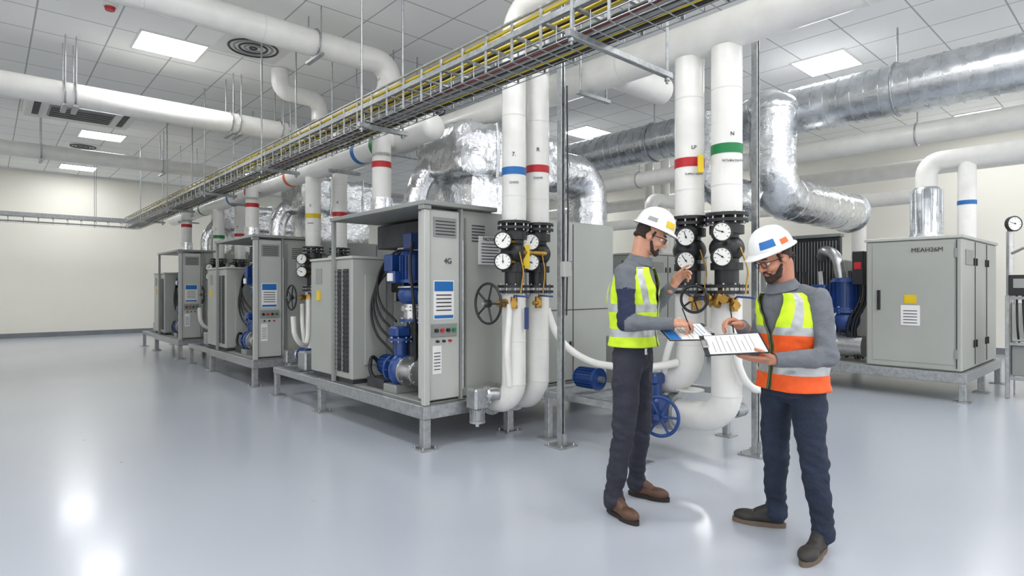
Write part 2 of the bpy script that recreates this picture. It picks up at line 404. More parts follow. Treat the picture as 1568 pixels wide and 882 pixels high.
# ---------------------------------------------------------------- risers
def riser(b,x,y,r,zb,dy,top,gz=(1.88,1.69),glat=0,topbend=.25):
    b.tube([(x,y,1.40),(x,y,zb),(x,y+dy,zb)],r,m_white,22,r*1.9)
    for z in(1.415,1.465): b.flange((x,y,z),(0,0,1),r*1.38,.026,m_black,10)
    b.cyl((x,y,1.47),(x,y,2.0),r*.78,m_black,seg=20)
    b.cyl((x,y,1.6),(x,y,1.66),r*1.05,m_black);b.cyl((x,y,1.9),(x,y,1.97),r*1.12,m_black);b.ell((x,y,1.78),(r*1.15,r*1.15,.12),m_black)
    for z in(2.01,2.06): b.flange((x,y,z),(0,0,1),r*1.38,.026,m_black,10)
    b.tube(top,r,m_white,22,topbend)
    g=GD;lat=V((.7455,-.6665,0))*glat
    for z in gz:
        b.gauge(V((x,y,z))+g*(r+.1)+lat,g,.08)
        b.cyl(V((x,y,z))+g*r*.7,V((x,y,z))+g*(r+.06)+lat,.02,m_brass,seg=10)
    q=V((x,y,1.31))+g*(r)
    b.cyl(q-g*.03,q+g*.09,.026,m_brass,seg=12);b.cyl(q+g*.03+V((0,0,-.05)),q+g*.03+V((0,0,.06)),.032,m_brass,seg=10)
    b.cyl(q+g*.08,q+g*.1,.034,m_brass,seg=6)
    b.tube([q+g*.05+V((0,0,.05)),q+g*.1+V((0,0,.07)),q+g*.12+V((.1,-.09,.06))],.009,m_blue,6)
    b.tube([V((x,y,1.78))+g*(r*1.1)-lat*.5,V((x,y,1.6))+g*(r*1.5)-lat*.9,V((x,y,1.4))+g*(r*1.7)-lat*.6],.008,m_brass,6,.05)
    for z in(.95,.55): b.cyl((x,y,z),(x,y,z+.008),r+.003,m_plw,seg=22)
def pair_unit(o,first):
    b=B();Y=4.1+o;xs=(3.69,4.0) if first else (3.69,4.12)
    r=.112
    if first:
        tops=([(xs[0],Y,2.07),(xs[0],Y,3.52)],[(xs[1],Y,2.07),(xs[1],Y,3.52)])
    else:
        tops=([(xs[0],Y,2.07),(xs[0],Y,3.12)],[(xs[1],Y,2.07),(xs[1],Y,3.93)])
    riser(b,xs[0],Y,r,.37,.62,tops[0],glat=-.1);riser(b,xs[1],Y,r,.37,.62,tops[1],glat=-.07)
    c1,c2=(m_bband,m_red) if first else ((m_yel,m_red) if o<6 else (m_green,m_red))
    b.cyl((xs[0],Y,2.5),(xs[0],Y,2.57),r+.003,c1,seg=24);b.cyl((xs[1],Y,2.56),(xs[1],Y,2.63),r+.003,c2,seg=24)
    for x in xs:
        b.cyl((x,Y,3.05),(x,Y,3.06),r+.003,m_plw,seg=24);b.cyl((x,Y,2.3),(x,Y,2.308),r+.003,m_plw,seg=24)
    for x in xs: 
        b.flange((x,Y+.31,.37),(0,1,0),r*1.4,.03,m_galv,8)
    b.box((xs[0]-.28,Y+.2,.42),(.16,.16,.2),m_galv,.02);b.motor((xs[0]-.28,Y+.2,.3),(0,0,1),.07,.2,m_galv);b.cyl((xs[0]-.28,Y+.2,.45),(xs[0]-.1,Y+.1,.45),.05,m_galv)
    b.flange((xs[0]-.2,Y+.15,.45),(1,-.5,0),.085,.025,m_alu,6)
    b.wheel((xs[0]-.34,Y-.03,1.31),(1,0,0),.18,m_black,5);b.cyl((xs[0]-.4,Y-.03,1.31),(xs[0]-.08,Y,1.31),.014,m_alu,seg=8)
    b.cyl((xs[0]-.2,Y-.02,1.31),(xs[0]-.1,Y,1.31),.04,m_brass,seg=12)
    b.tube([(xs[0],Y-.1,1.78),(xs[1],Y-.1,1.78)],.03,m_brass,10);b.tube([(xs[0]+.12,Y-.14,1.31),(xs[1]-.1,Y-.14,1.31)],.022,m_brass,10)
    mid=V(((xs[0]+xs[1])/2,Y,0))+GD*.16
    rm=Matrix.Rotation(YAW,3,'Z')
    b.box(mid+V((0,0,1.74)),(.06,.01,.22),m_yel,.002,rm);b.box(mid+GD*.05+V((0,0,1.17)),(.04,.015,.2),m_navyb,.003,rm)
    if first:
        b.tube([(xs[1]+.05,Y-.08,1.25),(xs[1]+.14,Y-.13,.95),(4.32,3.75,.73),(4.34,3.3,.72),(4.36,2.98,.76),(4.5,2.86,.8)],.035,m_white,12,.2)
        b.tube([(xs[0]-.12,Y-.08,1.3),(xs[0]-.16,Y-.08,.9),(xs[0]-.1,Y-.05,.55)],.03,m_white,12,.1)
    else:
        b.tube([(xs[0]-.12,Y-.12,1.3),(xs[0]-.2,Y-.3,.75),(xs[0]-.32,Y-.5,.6),(xs[0]-.5,Y-.55,.75),(xs[0]-.5,Y-.5,1.05)],.035,m_white,12,.15)
        b.tube([(xs[0]-.16,Y+.02,1.2),(xs[0]-.25,Y-.2,.9),(xs[0]-.2,Y-.25,.45)],.03,m_white,12,.15)
    ob=b.finish('insulated_riser_pipes')
    rr=V((-.6665,-.7455,0))
    for x,z,s_ in((xs[0],2.68,'7.'),(xs[0],2.42,'CHWS'),(xs[1],2.77,'R'),(xs[1],2.5,'CHWR')):
        l=V((x,Y,z))+rr*(r+.004);txt(ob,'pipe_label',s_,l,.055 if len(s_)<3 else .03,RC,m_ink)
for o,f in((0,True),(4.55,False),(9.4,False)): pair_unit(o,f)
b=B();r=.125;X=4.62
ya,yb=2.82,2.47
riser(b,X,ya,r,.62,.55,[(X,ya,2.07),(X,ya,3.46)],(1.88,1.68),-.1)
riser(b,X,yb,r,.34,.62,[(X,yb,2.07),(X,yb,3.46)],(1.9,1.7),-.12)
b.cyl((X,ya,2.5),(X,ya,2.58),r+.003,m_red,seg=24);b.cyl((X,yb,2.56),(X,yb,2.64),r+.003,m_green,seg=24)
for y in(ya,yb):
    b.cyl((X,y,3.1),(X,y,3.11),r+.003,m_plw,seg=24)
    b.cyl((X,y,2.3),(X,y,2.308),r+.003,m_plw,seg=24)
b.box((X-.12,yb+.17,2.5),(.05,.02,.15),m_yel,.003,Matrix.Rotation(YAW,3,'Z'))
b.flange((X,3.4,.62),(0,1,0),.18,.03,m_galv,8);b.flange((X,3.1,.34),(0,1,0),.18,.03,m_galv,8)
b.cyl((X,3.0,.34),(X,2.92,.34),.17,m_galv);b.bb(X-.33,X-.1,2.93,3.15,.26,.5,m_blue,.03);b.cyl((X-.2,3.04,.5),(X-.2,3.04,.62),.06,m_blue);b.bb(X-.28,X-.12,2.98,3.1,.6,.7,m_blue,.02)
b.wheel((4.22,2.86,.37),(1,.25,0),.165,m_blue,6,.015);b.cyl((4.16,2.85,.37),(4.4,2.95,.37),.025,m_blue)
b.wheel((X+.02,ya-.22,1.34),(.3,1,0),.06,m_brass,4,.008)
b.wheel((4.33,2.6,1.36),(1,.2,0),.11,m_black,5);b.cyl((4.28,2.6,1.36),(4.6,2.7,1.36),.02,m_brass)
b.ell((4.5,2.55,1.36),(.07,.05,.06),m_brass);b.cyl((4.42,2.45,1.3),(4.52,2.45,1.46),.03,m_brass);b.cyl((4.4,2.38,1.36),(4.62,2.45,1.36),.035,m_brass)
for k in range(6): b.torus((4.76+k*.026,2.47,.4),(1,0,0),.045,.013,m_galv,18,6)
b.cyl((4.7,2.47,.4),(4.92,2.47,.4),.04,m_galv)
b.tube([(X-.1,yb-.1,1.2),(X-.12,yb-.16,.8),(X+.02,yb-.2,.62),(X+.25,yb-.2,.6),(X+.6,yb-.1,.62)],.032,m_white,12,.12)
b.tube([(X-.14,ya,1.2),(X-.2,ya+.1,.9),(X-.1,ya+.2,.66)],.03,m_white,12,.12)
ob=b.finish('insulated_riser_pipes')
for y,z,s_ in((ya,2.66,'LP'),(ya,2.43,'SUPPLY MAIN'),(yb,2.71,'N'),(yb,2.49,'RETURN MAIN')):
    l=V((X,y,z))+GD*(r+.004);txt(ob,'pipe_label',s_,l,.045 if len(s_)<3 else .026,RC,m_ink)
b=B()
for x,y in((4.05,2.92),(4.05,4.0),(5.42,2.9),(5.42,4.0)):
    b.bb(x-.03,x+.03,y-.03,y+.03,.01,.4,m_galv);b.bb(x-.08,x+.08,y-.08,y+.08,0,.012,m_galv)
b.bb(4.02,4.08,2.9,4.05,.4,.46,m_galv);b.bb(5.39,5.45,2.9,4.05,.4,.46,m_galv);b.bb(4.08,5.39,3.97,4.03,.4,.46,m_galv);b.bb(4.08,5.39,3.6,3.66,.4,.46,m_galv)
b.bb(4.85,5.35,3.4,3.95,.46,.95,m_gray2,.01)
b.motor((4.35,3.75,.58),(0,1,0),.1,.26,m_blue)
b.finish('pipe_support_skid')
# ---------------------------------------------------------------- foil box
def foilbox(b,x0,x1,y0,y1,z0,z1,mat,n=10,amp=.03):
    c=V(((x0+x1)/2,(y0+y1)/2,(z0+z1)/2));h=V(((x1-x0)/2,(y1-y0)/2,(z1-z0)/2))
    for a in range(3):
        for sg in(-1,1):
            u,w=[i for i in range(3) if i!=a];vs=[];fs=[]
            for i in range(n+1):
                for j in range(n+1):
                    q=V((0,0,0));q[a]=sg;q[u]=-1+2*i/n;q[w]=-1+2*j/n
                    nr=V([max(-1,min(1,t)) for t in q]);p=V([c[k]+nr[k]*h[k] for k in range(3)])
                    L=max(1,(abs(nr.x)**14+abs(nr.y)**14+abs(nr.z)**14)**(1/14));p=c+(p-c)/L
                    p+=noise.noise_vector(p*5)*amp
                    vs.append(p)
            for i in range(n):
                for j in range(n):
                    f=[i*(n+1)+j,(i+1)*(n+1)+j,(i+1)*(n+1)+j+1,i*(n+1)+j+1]
                    nn=(vs[f[1]]-vs[f[0]]).cross(vs[f[2]]-vs[f[0]])
                    fs.append(f if nn[a]*sg>0 else f[::-1])
            b.add(vs,fs,mat,True)
# ---------------------------------------------------------------- chiller units
def grille(b,x,y0,y1,z0,z1,n):
    b.bb(x-.006,x+.01,y0,y1,z0,z1,m_dark,.002)
    st=(z1-z0)/n
    for i in range(n): b.bb(x-.014,x-.004,y0+.01,y1-.01,z0+st*i+st*.3,z0+st*i+st*.62,m_black,.001)
    for i in range(1,3): 
        yy=y0+(y1-y0)*i/3;b.bb(x-.018,x-.004,yy-.008,yy+.008,z0,z1,m_gray2,.001)
def chiller(o,big):
    b=B();R=lambda a,c,y0,y1,z0,z1,m,bev=.005:b.bb(a,c,y0+o,y1+o,z0,z1,m,bev)
    for x in(2.9,5.66): R(x,x+.08,4.42,6.7,.27,.39,m_galv)
    for y in(4.42,5.5,6.62): R(2.981,5.659,y,y+.08,.27,.389,m_galv)
    R(2.985,5.655,4.505,6.615,.36,.4,m_gray2)
    for x in(2.94,3.94,5.7):
        for y in(4.46,6.64):
            R(x-.038,x+.038,y-.038,y+.038,.01,.269,m_galv);R(x-.09,x+.09,y-.09,y+.09,0,.012,m_galv)
            for s1 in(-1,1):
                for s2 in(-1,1): b.cyl((x+s1*.065,y+o+s2*.065,.01),(x+s1*.065,y+o+s2*.065,.035),.009,m_alu,seg=6)
    R(2.9,2.97,6.705,8.11,.3,.38,m_galv);R(3.55,3.62,6.705,8.11,.3,.38,m_galv);R(2.971,3.549,8.04,8.11,.3,.379,m_galv);R(2.971,3.549,7.3,7.36,.3,.379,m_galv)
    for x in(2.94,3.58): R(x-.032,x+.032,8.03,8.1,.01,.3,m_galv);R(x-.08,x+.08,7.99,8.14,0,.012,m_galv)
    R(2.92,2.98,4.44,4.5,.392,2.159,m_lgray);R(2.99,3.34,4.48,4.66,.42,2.17,m_lgray,.01)
    R(2.9,3.76,4.42,6.35,2.2,2.24,m_gray2);R(2.902,2.99,4.43,4.52,2.16,2.199,m_gray2);R(2.91,2.95,6.28,6.33,.392,2.199,m_gray2)
    R(3.341,3.359,4.45,4.52,.4,2.199,m_gray2)
    R(3.36,5.68,4.5,5.02,.41,2.198,m_gray,.012);R(3.77,5.68,5.02,6.3,.41,2.198,m_gray,.012)
    for x in(4.3,4.95): R(x-.005,x+.005,4.494,4.5,.45,2.17,m_dark,.001)
    R(4.3,5.66,4.494,4.5,1.2,1.21,m_dark,.001)
    for x in(3.42,4.22): R(x-.008,x+.008,4.485,4.5,.5,2.12,m_gray2,.003)
    for x in(4.36,4.9): 
        for z in(.8,1.7): R(x-.012,x+.012,4.48,4.5,z-.05,z+.05,m_black,.003)
    for k in range(6): R(3.5,3.66,4.493,4.5,1.9+k*.03,1.91+k*.03,m_dark,.001)
    R(3.04,3.27,4.474,4.48,1.16,1.52,m_paper,.001);R(3.05,3.26,4.472,4.476,1.42,1.51,m_bband,.001);R(3.05,3.26,4.472,4.476,1.17,1.2,m_bband,.001)
    for k in range(5): R(3.07,3.24,4.471,4.475,1.24+k*.035,1.25+k*.035,m_ink,.001)
    R(3.03,3.13,4.474,4.48,.66,.92,m_paper,.001)
    for k in range(6): R(3.045,3.115,4.471,4.475,.7+k*.03,.707+k*.03,m_ink,.001)
    R(3.02,3.3,4.465,4.48,1.0,1.12,m_gray2,.004)
    for k,mm in enumerate((m_black,m_red,m_black,m_green)): b.cyl((3.06+k*.065,4.44+o,1.06),(3.06+k*.065,4.47+o,1.06),.018,mm,seg=12)
    for k in range(3): b.cyl((3.08+k*.07,4.45+o,.96),(3.08+k*.07,4.48+o,.96),.012,m_red if k==2 else m_black,seg=10)
    R(3.04,3.3,4.472,4.48,1.92,2.1,m_gray2,.002)
    for k in range(5): R(3.06,3.28,4.468,4.474,1.94+k*.03,1.95+k*.03,m_dark,.001)
    R(3.58,3.86,4.485,4.5,1.68,1.96,m_paper,.001)
    for k in range(7): R(3.61,3.83,4.482,4.486,1.7+k*.03,1.708+k*.03,m_ink,.001)
    R(4.18,4.3,4.49,4.5,.55,.63,m_yel,.001)
    b.tube([(3.35,4.44+o,.5),(3.35,4.44+o,1.9)],.01,m_galv,6)
    R(2.95,3.47,5.9,6.98,.45,1.77,m_gray,.012);R(2.94,3.48,5.89,6.99,1.771,1.8,m_lgray,.004);R(2.97,3.45,5.93,6.95,.4,.449,m_dark)
    grille(b,2.95,5.97+o,6.38+o,.52,1.66,22)
    R(2.94,2.955,6.66,6.82,1.5,1.68,m_gray2,.002);R(2.935,2.955,6.7,6.78,1.3,1.42,m_yel,.001)
    R(3.1,3.36,5.885,5.9,.6,1.6,m_gray,.006)
    R(3.72,3.77,5.03,6.28,.42,2.18,m_dark,.003);R(3.34,3.719,4.985,5.03,.42,2.18,m_gray2,.003)
    R(3.42,3.72,5.05,6.2,1.9,2.17,m_dark,.01)
    b.motor((3.27,5.2+o,1.66),(0,0,1),.13,.3,m_blue);b.ell((3.27,5.2+o,1.38),(.15,.15,.12),m_blue);b.cyl((3.27,5.2+o,1.12),(3.27,5.2+o,1.3),.09,m_alu);b.flange((3.27,5.2+o,1.12),(0,0,1),.13,.03,m_blue);b.flange((3.27,5.2+o,1.24),(0,0,1),.12,.025,m_alu)
    R(3.12,3.3,5.36,5.52,1.62,1.8,m_blue,.01);R(3.12,3.3,5.0,5.14,1.84,2.0,m_navyb,.01);R(3.06,3.18,5.2,5.34,1.5,1.62,m_blue,.01)
    R(3.045,3.06,5.22,5.32,1.52,1.6,m_paper,.001)
    b.cyl((3.27,5.2+o,.42),(3.27,5.2+o,1.1),.055,m_dark)
    for z in(1.46,1.85): b.torus((3.27,5.2+o,z),(0,0,1),.14,.012,m_alu)
    b.tube([(3.15,5.0+o,1.9),(3.05,4.9+o,1.7),(3.08,4.85+o,1.2),(3.12,4.9+o,.7)],.016,m_rub,8,.15)
    b.tube([(3.2,4.95+o,1.4),(3.1,4.8+o,1.35),(3.12,4.75+o,.9),(3.2,4.8+o,.45)],.02,m_alu,8,.1)
    b.ell((3.15,5.2+o,.62),(.15,.12,.17),m_blue);b.cyl((3.15,5.2+o,.62),(3.15,4.85+o,.62),.09,m_alu);b.flange((3.15,5.06+o,.62),(0,1,0),.15,.03,m_alu);b.flange((3.15,4.86+o,.62),(0,1,0),.13,.03,m_alu);b.flange((3.15,5.32+o,.62),(0,1,0),.15,.03,m_blue)
    b.cyl((3.15,5.22+o,.62),(3.15,5.22+o,.95),.07,m_blue);b.flange((3.15,5.22+o,.93),(0,0,1),.12,.03,m_blue);R(3.05,3.22,5.14,5.3,.95,1.06,m_blue,.02);b.motor((3.25,5.58+o,.62),(0,1,0),.11,.3,m_blue)
    R(3.05,3.35,5.4,5.75,.4,.5,m_dark);R(3.02,3.28,5.1,5.35,.4,.48,m_gray2)
    for k in range(12):
        ys=5.05+random.random()*.75;x=3.45+random.random()*.22
        b.tube([(x,ys+o,.45),(x-.1*random.random(),ys+o+.1,.9),(x+.05,ys-.12+o,1.4),(x-.12*random.random(),ys+o,1.95)],random.choice((.014,.02,.028)),random.choice((m_rub,m_rub,m_cable,m_alu)),8,.2)
    for k in range(4):
        b.tube([(3.3+.05*k,5.4+o,1.9),(3.12,5.62+.05*k+o,1.7-k*.08),(3.12,5.68+o+.04*k,1.3-k*.1),(3.2,5.4+o,1.1-.12*k)],.014,m_rub,8,.2)
    b.tube([(3.1,5.6+o,.45),(3.05,5.7+o,.55),(3.12,5.78+o,.75),(3.3,5.8+o,.5)],.02,m_rub,8,.1)
    R(3.45,3.7,5.55,5.85,.6,1.3,m_gray2,.01);R(3.4,3.6,5.6,5.85,1.4,1.75,m_black,.01)
    foilbox(b,4.15,5.3,5.35+o,6.15+o,2.2,2.8,m_foil,8,.02)
    foilbox(b,3.95,5.65,5.28+o,6.22+o,2.76,3.38,m_foil,14,.03)
    for x in(4.5,5.1): foilbox(b,x-.02,x+.02,5.25+o,6.25+o,2.73,3.41,m_duct,4,.01)
    ductrun(b,[(5.6,5.45+o,3.0),(6.3,5.45+o,3.0),(6.3,5.45+o,2.2)],.27,.36,m_foil,.5)
    b.cyl((6.3,5.45+o,2.2),(6.3,5.45+o,0.0),.27,m_gray2,seg=24)
    b.tube([(3.85,6.05+o,2.24),(3.85,6.05+o,2.65),(4.05,6.0+o,2.95)],.14,m_foil,18,.2)
    b.tube([(3.45,6.15+o,2.24),(3.45,6.15+o,3.02)],.11,m_white,18);b.cyl((3.45,6.15+o,2.85),(3.45,6.15+o,2.92),.114,m_red,seg=20)
    b.tube([(3.45,6.15+o,2.98),(3.45,6.15+o,3.22),(3.6,6.15+o,3.22)],.11,m_white,18,.1)
    b.cyl((3.45,6.15+o,2.24),(3.45,6.15+o,2.5),.125,m_foil)
    for k in range(3):
        y=7.15+k*.22+o
        b.tube([(3.3,y,.38),(3.3,y,1.0+k*.1),(3.55,y+.05,1.3)],.045,random.choice((m_white,m_galv,m_white)),10,.15)
    R(3.05,3.3,7.4,7.65,.38,.62,m_galv,.02);b.motor((3.2,7.75+o,.55),(0,1,0),.09,.25,m_blue)
    ob=b.finish('packaged_chiller_unit')
    if o==0: txt(ob,'unit_number','4G',(3.2,4.472+o,1.7),.07,RY,m_ink)
    txt(ob,'maker_mark','AIRCHILL',(3.98,4.49+o,1.98),.045,RY,m_ink)
    txt(ob,'cabinet_mark','COOL',(2.944,6.74+o,1.64),.06,RX,m_ink);txt(ob,'notice','NOTICE',(3.72,4.48+o,1.93),.05,RY,m_ink)
    return ob
for o in(0,4.5,9.0): chiller(o,o==0)
# ---------------------------------------------------------------- right hand packaged units
def rchiller(o):
    b=B();R=lambda a,c,y0,y1,z0,z1,m,bev=.005:b.bb(a,c,y0+o,y1+o,z0,z1,m,bev)
    for x in(9.17,11.44): R(x,x+.08,1.7,4.4,.24,.37,m_galv)
    for y in(1.7,3.0,4.32): R(9.251,11.439,y,y+.08,.24,.369,m_galv)
    R(9.255,11.435,1.785,4.315,.34,.378,m_gray2)
    for x in(9.21,10.3,11.48):
        for y in(1.74,4.36): R(x-.038,x+.038,y-.038,y+.038,.01,.239,m_galv);R(x-.09,x+.09,y-.09,y+.09,0,.012,m_galv)
    R(9.22,11.42,1.75,2.84,.38,2.089,m_gray,.015);R(9.2,11.44,1.73,2.86,2.09,2.13,m_lgray,.006)
    R(9.212,9.222,1.83,2.76,.46,2.03,m_gray,.004)
    R(9.205,9.222,1.8,1.81,.42,2.07,m_dark,.001);R(9.19,9.215,2.66,2.7,1.15,1.42,m_black,.004)
    for z in(.6,1.9): R(9.2,9.22,1.79,1.83,z-.06,z+.06,m_gray2,.004)
    R(9.205,9.214,2.2,2.42,.95,1.22,m_paper,.001);R(9.205,9.214,2.24,2.38,1.24,1.36,m_yel,.001)
    for k in range(5): R(9.203,9.206,2.23,2.39,.98+k*.04,.99+k*.04,m_ink,.001)
    for x in(9.95,10.7): R(x-.005,x+.005,1.742,1.75,.42,2.07,m_dark,.001)
    for x in(9.88,10.02,10.63,10.77):
        for z in(.7,1.8): R(x-.015,x+.015,1.73,1.75,z-.05,z+.05,m_black,.003)
    R(9.4,9.8,1.738,1.75,1.75,1.95,m_gray2,.003)
    R(10.15,11.4,3.4,4.25,.38,1.9,m_gray2,.02);R(10.0,10.1,3.45,4.25,1.3,2.26,m_black,.01)
    for k in range(16): R(9.985,10.0,3.5+k*.046,3.51+k*.046,1.35,2.2,m_gray2,.001)
    R(9.97,10.12,3.43,4.27,2.26,2.31,m_gray2);R(9.2,9.26,4.28,4.34,.38,1.7,m_gray2)
    b.motor((9.6,3.25+o,1.35),(0,0,1),.2,.45,m_blue);b.ell((9.6,3.25+o,.98),(.22,.22,.2),m_blue);b.flange((9.6,3.25+o,1.1),(0,0,1),.25,.03,m_blue)
    b.motor((9.55,3.75+o,.95),(0,1,0),.16,.4,m_blue);b.ell((9.6,3.5+o,.62),(.2,.25,.2),m_blue)
    b.cyl((9.5,2.95+o,.6),(9.5,3.9+o,.6),.16,m_alu,seg=24);b.flange((9.5,3.3+o,.6),(0,1,0),.2,.04,m_alu);b.flange((9.5,3.36+o,.6),(0,1,0),.2,.04,m_alu)
    R(9.3,9.5,2.9,3.05,1.5,1.98,m_black,.01);R(9.29,9.3,2.93,3.02,1.72,1.82,m_red,.001);R(9.25,9.4,3.4,3.6,1.25,1.5,m_blue,.02)
    b.tube([(9.6,3.3+o,1.6),(9.6,3.35+o,1.95),(9.75,3.6+o,2.05),(9.95,3.7+o,1.95)],.08,m_alu,14,.15)
    for k in range(12):
        y=2.95+random.random()*1.1+o
        b.tube([(9.4+.2*random.random(),y,.42),(9.35+.1*random.random(),y+.1,.9),(9.5,y-.1,1.3),(9.7,y,1.7)],random.choice((.018,.025)),random.choice((m_rub,m_alu,m_rub)),8,.2)
    b.lathe((10.3,2.38+o,2.12),(0,0,1),[(0,.27),(.12,.2),(.75,.19),(.8,.15)],m_duct)
    for k in range(12):
        a=k*math.pi/6;b.cyl((10.3+.195*math.cos(a),2.38+o+.195*math.sin(a),2.25),(10.3+.195*math.cos(a),2.38+o+.195*math.sin(a),2.88),.012,m_duct,seg=6)
    b.tube([(10.3,2.38+o,2.9),(10.3,2.38+o,3.3),(10.3,-1.2+o,3.3)] if o==0 else [(10.3,2.38+o,2.9),(10.3,2.38+o,3.3),(12.0,2.38+o,3.3)],.135,m_white,20,.28)
    b.tube([(10.3,1.9+o,2.12),(10.3,1.9+o,3.3)] if o==0 else [(10.6,1.9+o,2.12),(10.6,1.9+o,2.9)],.11,m_white,18)
    b.cyl((10.3,1.9+o,2.62),(10.3,1.9+o,2.68),.114,m_bband,seg=20)
    ob=b.finish('packaged_pump_cabinet')
    txt(ob,'maker_mark','MEAH26M',(9.2,2.12+o,1.95),.08,RX,m_ink)
    return ob
rchiller(0);rchiller(4.8)
b=B()
for x,y in((10.0,1.0),(10.0,1.42),(10.45,1.0),(10.45,1.42)): b.bb(x-.02,x+.02,y-.02,y+.02,0,1.35,m_galv)
for z in(.25,.7,1.3): 
    b.bb(10.021,10.429,.981,1.019,z,z+.04,m_galv);b.bb(9.981,10.019,1.021,1.399,z,z+.04,m_galv)
b.bb(9.93,9.98,1.05,1.4,1.35,1.62,m_black,.01);b.bb(9.92,9.93,1.1,1.35,1.45,1.57,m_gcab);b.bb(10.03,10.4,1.05,1.38,.3,.7,m_gray2,.01);b.bb(10.03,10.4,1.05,1.38,.75,1.25,m_lgray,.01)
b.tube([(10.2,1.42,0),(10.2,1.42,2.2)],.04,m_alu,12);b.tube([(10.2,1.42,1.9),(10.0,1.2,2.0),(10.2,1.0,1.6)],.02,m_alu,8,.1)
b.gauge((10.12,1.36,2.3),GD,.1);b.cyl((10.2,1.42,2.15),(10.2,1.42,2.3),.03,m_brass)
for k in range(4): b.tube([(10.1,1.1+.07*k,.7),(9.95,1.1+.07*k,.9),(10.05,1.15+.06*k,1.35)],.012,m_rub,6,.1)
b.finish('instrument_stand')
b=B();b.bb(4.9,5.0,11.9,12.2,2.8,2.95,m_green,.005);b.cyl((4.95,12.05,2.95),(4.95,12.05,CH-.001),.01,m_galv);b.finish('exit_sign')
# ---------------------------------------------------------------- people
def evalmesh(ob):
    dg=bpy.context.evaluated_depsgraph_get();me=bpy.data.meshes.new_from_object(ob.evaluated_get(dg));return me
def blob(b,name,parent,voxel,smooth,mats,matfn=None,disp=None):
    ob=b.finish(name)
    m=ob.modifiers.new('r','REMESH');m.mode='VOXEL';m.voxel_size=voxel;m.use_smooth_shade=True
    s=ob.modifiers.new('s','SMOOTH');s.factor=.5;s.iterations=smooth
    me=evalmesh(ob);ob.modifiers.clear();old=ob.data;ob.data=me;bpy.data.meshes.remove(old)
    me.materials.clear()
    for x in mats: me.materials.append(x)
    if matfn:
        for p in me.polygons: p.material_index=matfn(p.center)
    else:
        for p in me.polygons: p.material_index=0
    if disp:
        ns=[v.normal.copy() for v in me.vertices]
        for v,n in zip(me.vertices,ns): v.co+=n*disp(v.co)
    for p in me.polygons: p.use_smooth=True
    me.update();ob.parent=parent;return ob
m_skin=M('skin',srgb(200,146,120),.5,var=.06,nscale=30);m_skin2=M('skin_tanned',srgb(186,128,102),.5,var=.06,nscale=30)
m_hair=M('hair_dark',srgb(52,40,34),.7,var=.3,nscale=90,bump=.6,bscale=150)
m_lime=M('hi_vis_lime',srgb(204,236,34),.6,var=.08,nscale=12,bump=.25,bscale=20);m_orange=M('hi_vis_orange',srgb(244,92,24),.6,var=.08,nscale=12,bump=.25,bscale=20)
m_refl=M('reflective_tape',srgb(180,184,184),.35,.3,var=.08,nscale=30);m_zip=M('vest_trim',srgb(90,98,60),.6)
m_sgrey=M('shirt_grey',srgb(104,108,114),.8,var=.14,nscale=14,bump=.3,bscale=50);m_snavy=M('shirt_navy',srgb(32,40,68),.8,var=.12,nscale=14,bump=.3,bscale=60)
m_pants=M('work_trousers_navy',srgb(42,44,56),.85,var=.18,nscale=10,bump=.4,bscale=40);m_jean=M('denim',srgb(30,40,58),.85,var=.4,nscale=7,bump=.4,bscale=60)
m_brown=M('leather_brown',srgb(84,56,40),.45,var=.2,nscale=20);m_shoeb=M('shoe_black',srgb(46,43,40),.6,var=.25,nscale=20);m_sole=M('rubber_sole',srgb(36,30,26),.7);m_sole2=M('sole_tan',srgb(104,90,76),.7)
m_hat=M('hard_hat_white',srgb(230,230,228),.22,var=.01,coat=.5);m_eye=M('eye_white',srgb(220,215,210),.2);m_lip=M('lips',srgb(165,96,84),.5)
def noisef(sc,amp,sc2=None):
    def f(p): 
        a=noise.noise(V((p.x*sc,p.y*sc,p.z*sc*1.8)))
        return amp*(a if sc2 is None else a+.5*noise.noise(p*sc2))
    return f
def interp(rings,n):
    out=[];m=len(rings)-1
    for i in range(n+1):
        t=i/n*m;k=min(int(t),m-1);s=t-k
        p0=rings[max(k-1,0)];p1=rings[k];p2=rings[k+1];p3=rings[min(k+2,m)]
        out.append([.5*((2*p1[j])+(-p0[j]+p2[j])*s+(2*p0[j]-5*p1[j]+4*p2[j]-p3[j])*s*s+(-p0[j]+3*p1[j]-3*p2[j]+p3[j])*s**3) for j in range(5)])
    return out
def loft(b,rings,f,l,mat,n=40,seg=48,infl=0):
    R=interp(rings,n);vs=[];fs=[]
    for z,cu,cv,w,d in R:
        for k in range(seg):
            a=2*math.pi*k/seg;ca,sa=math.cos(a),math.sin(a);p=.85
            x=(d+infl)*math.copysign(abs(ca)**p,ca);y=(w+infl)*math.copysign(abs(sa)**p,sa)
            q=V((cu,cv,z))+f*x+l*y;vs.append(q)
    for i in range(n):
        for k in range(seg):
            k2=(k+1)%seg;fs.append([i*seg+k,i*seg+k2,(i+1)*seg+k2,(i+1)*seg+k])
    fs.append(list(range(seg))[::-1]);fs.append([n*seg+k for k in range(seg)])
    b.add(vs,fs,mat,True)
def segt(p,a,c):
    d=c-a;t=max(0,min(1,(p-a).dot(d)/d.dot(d)));return (p-(a+d*t)).length,t
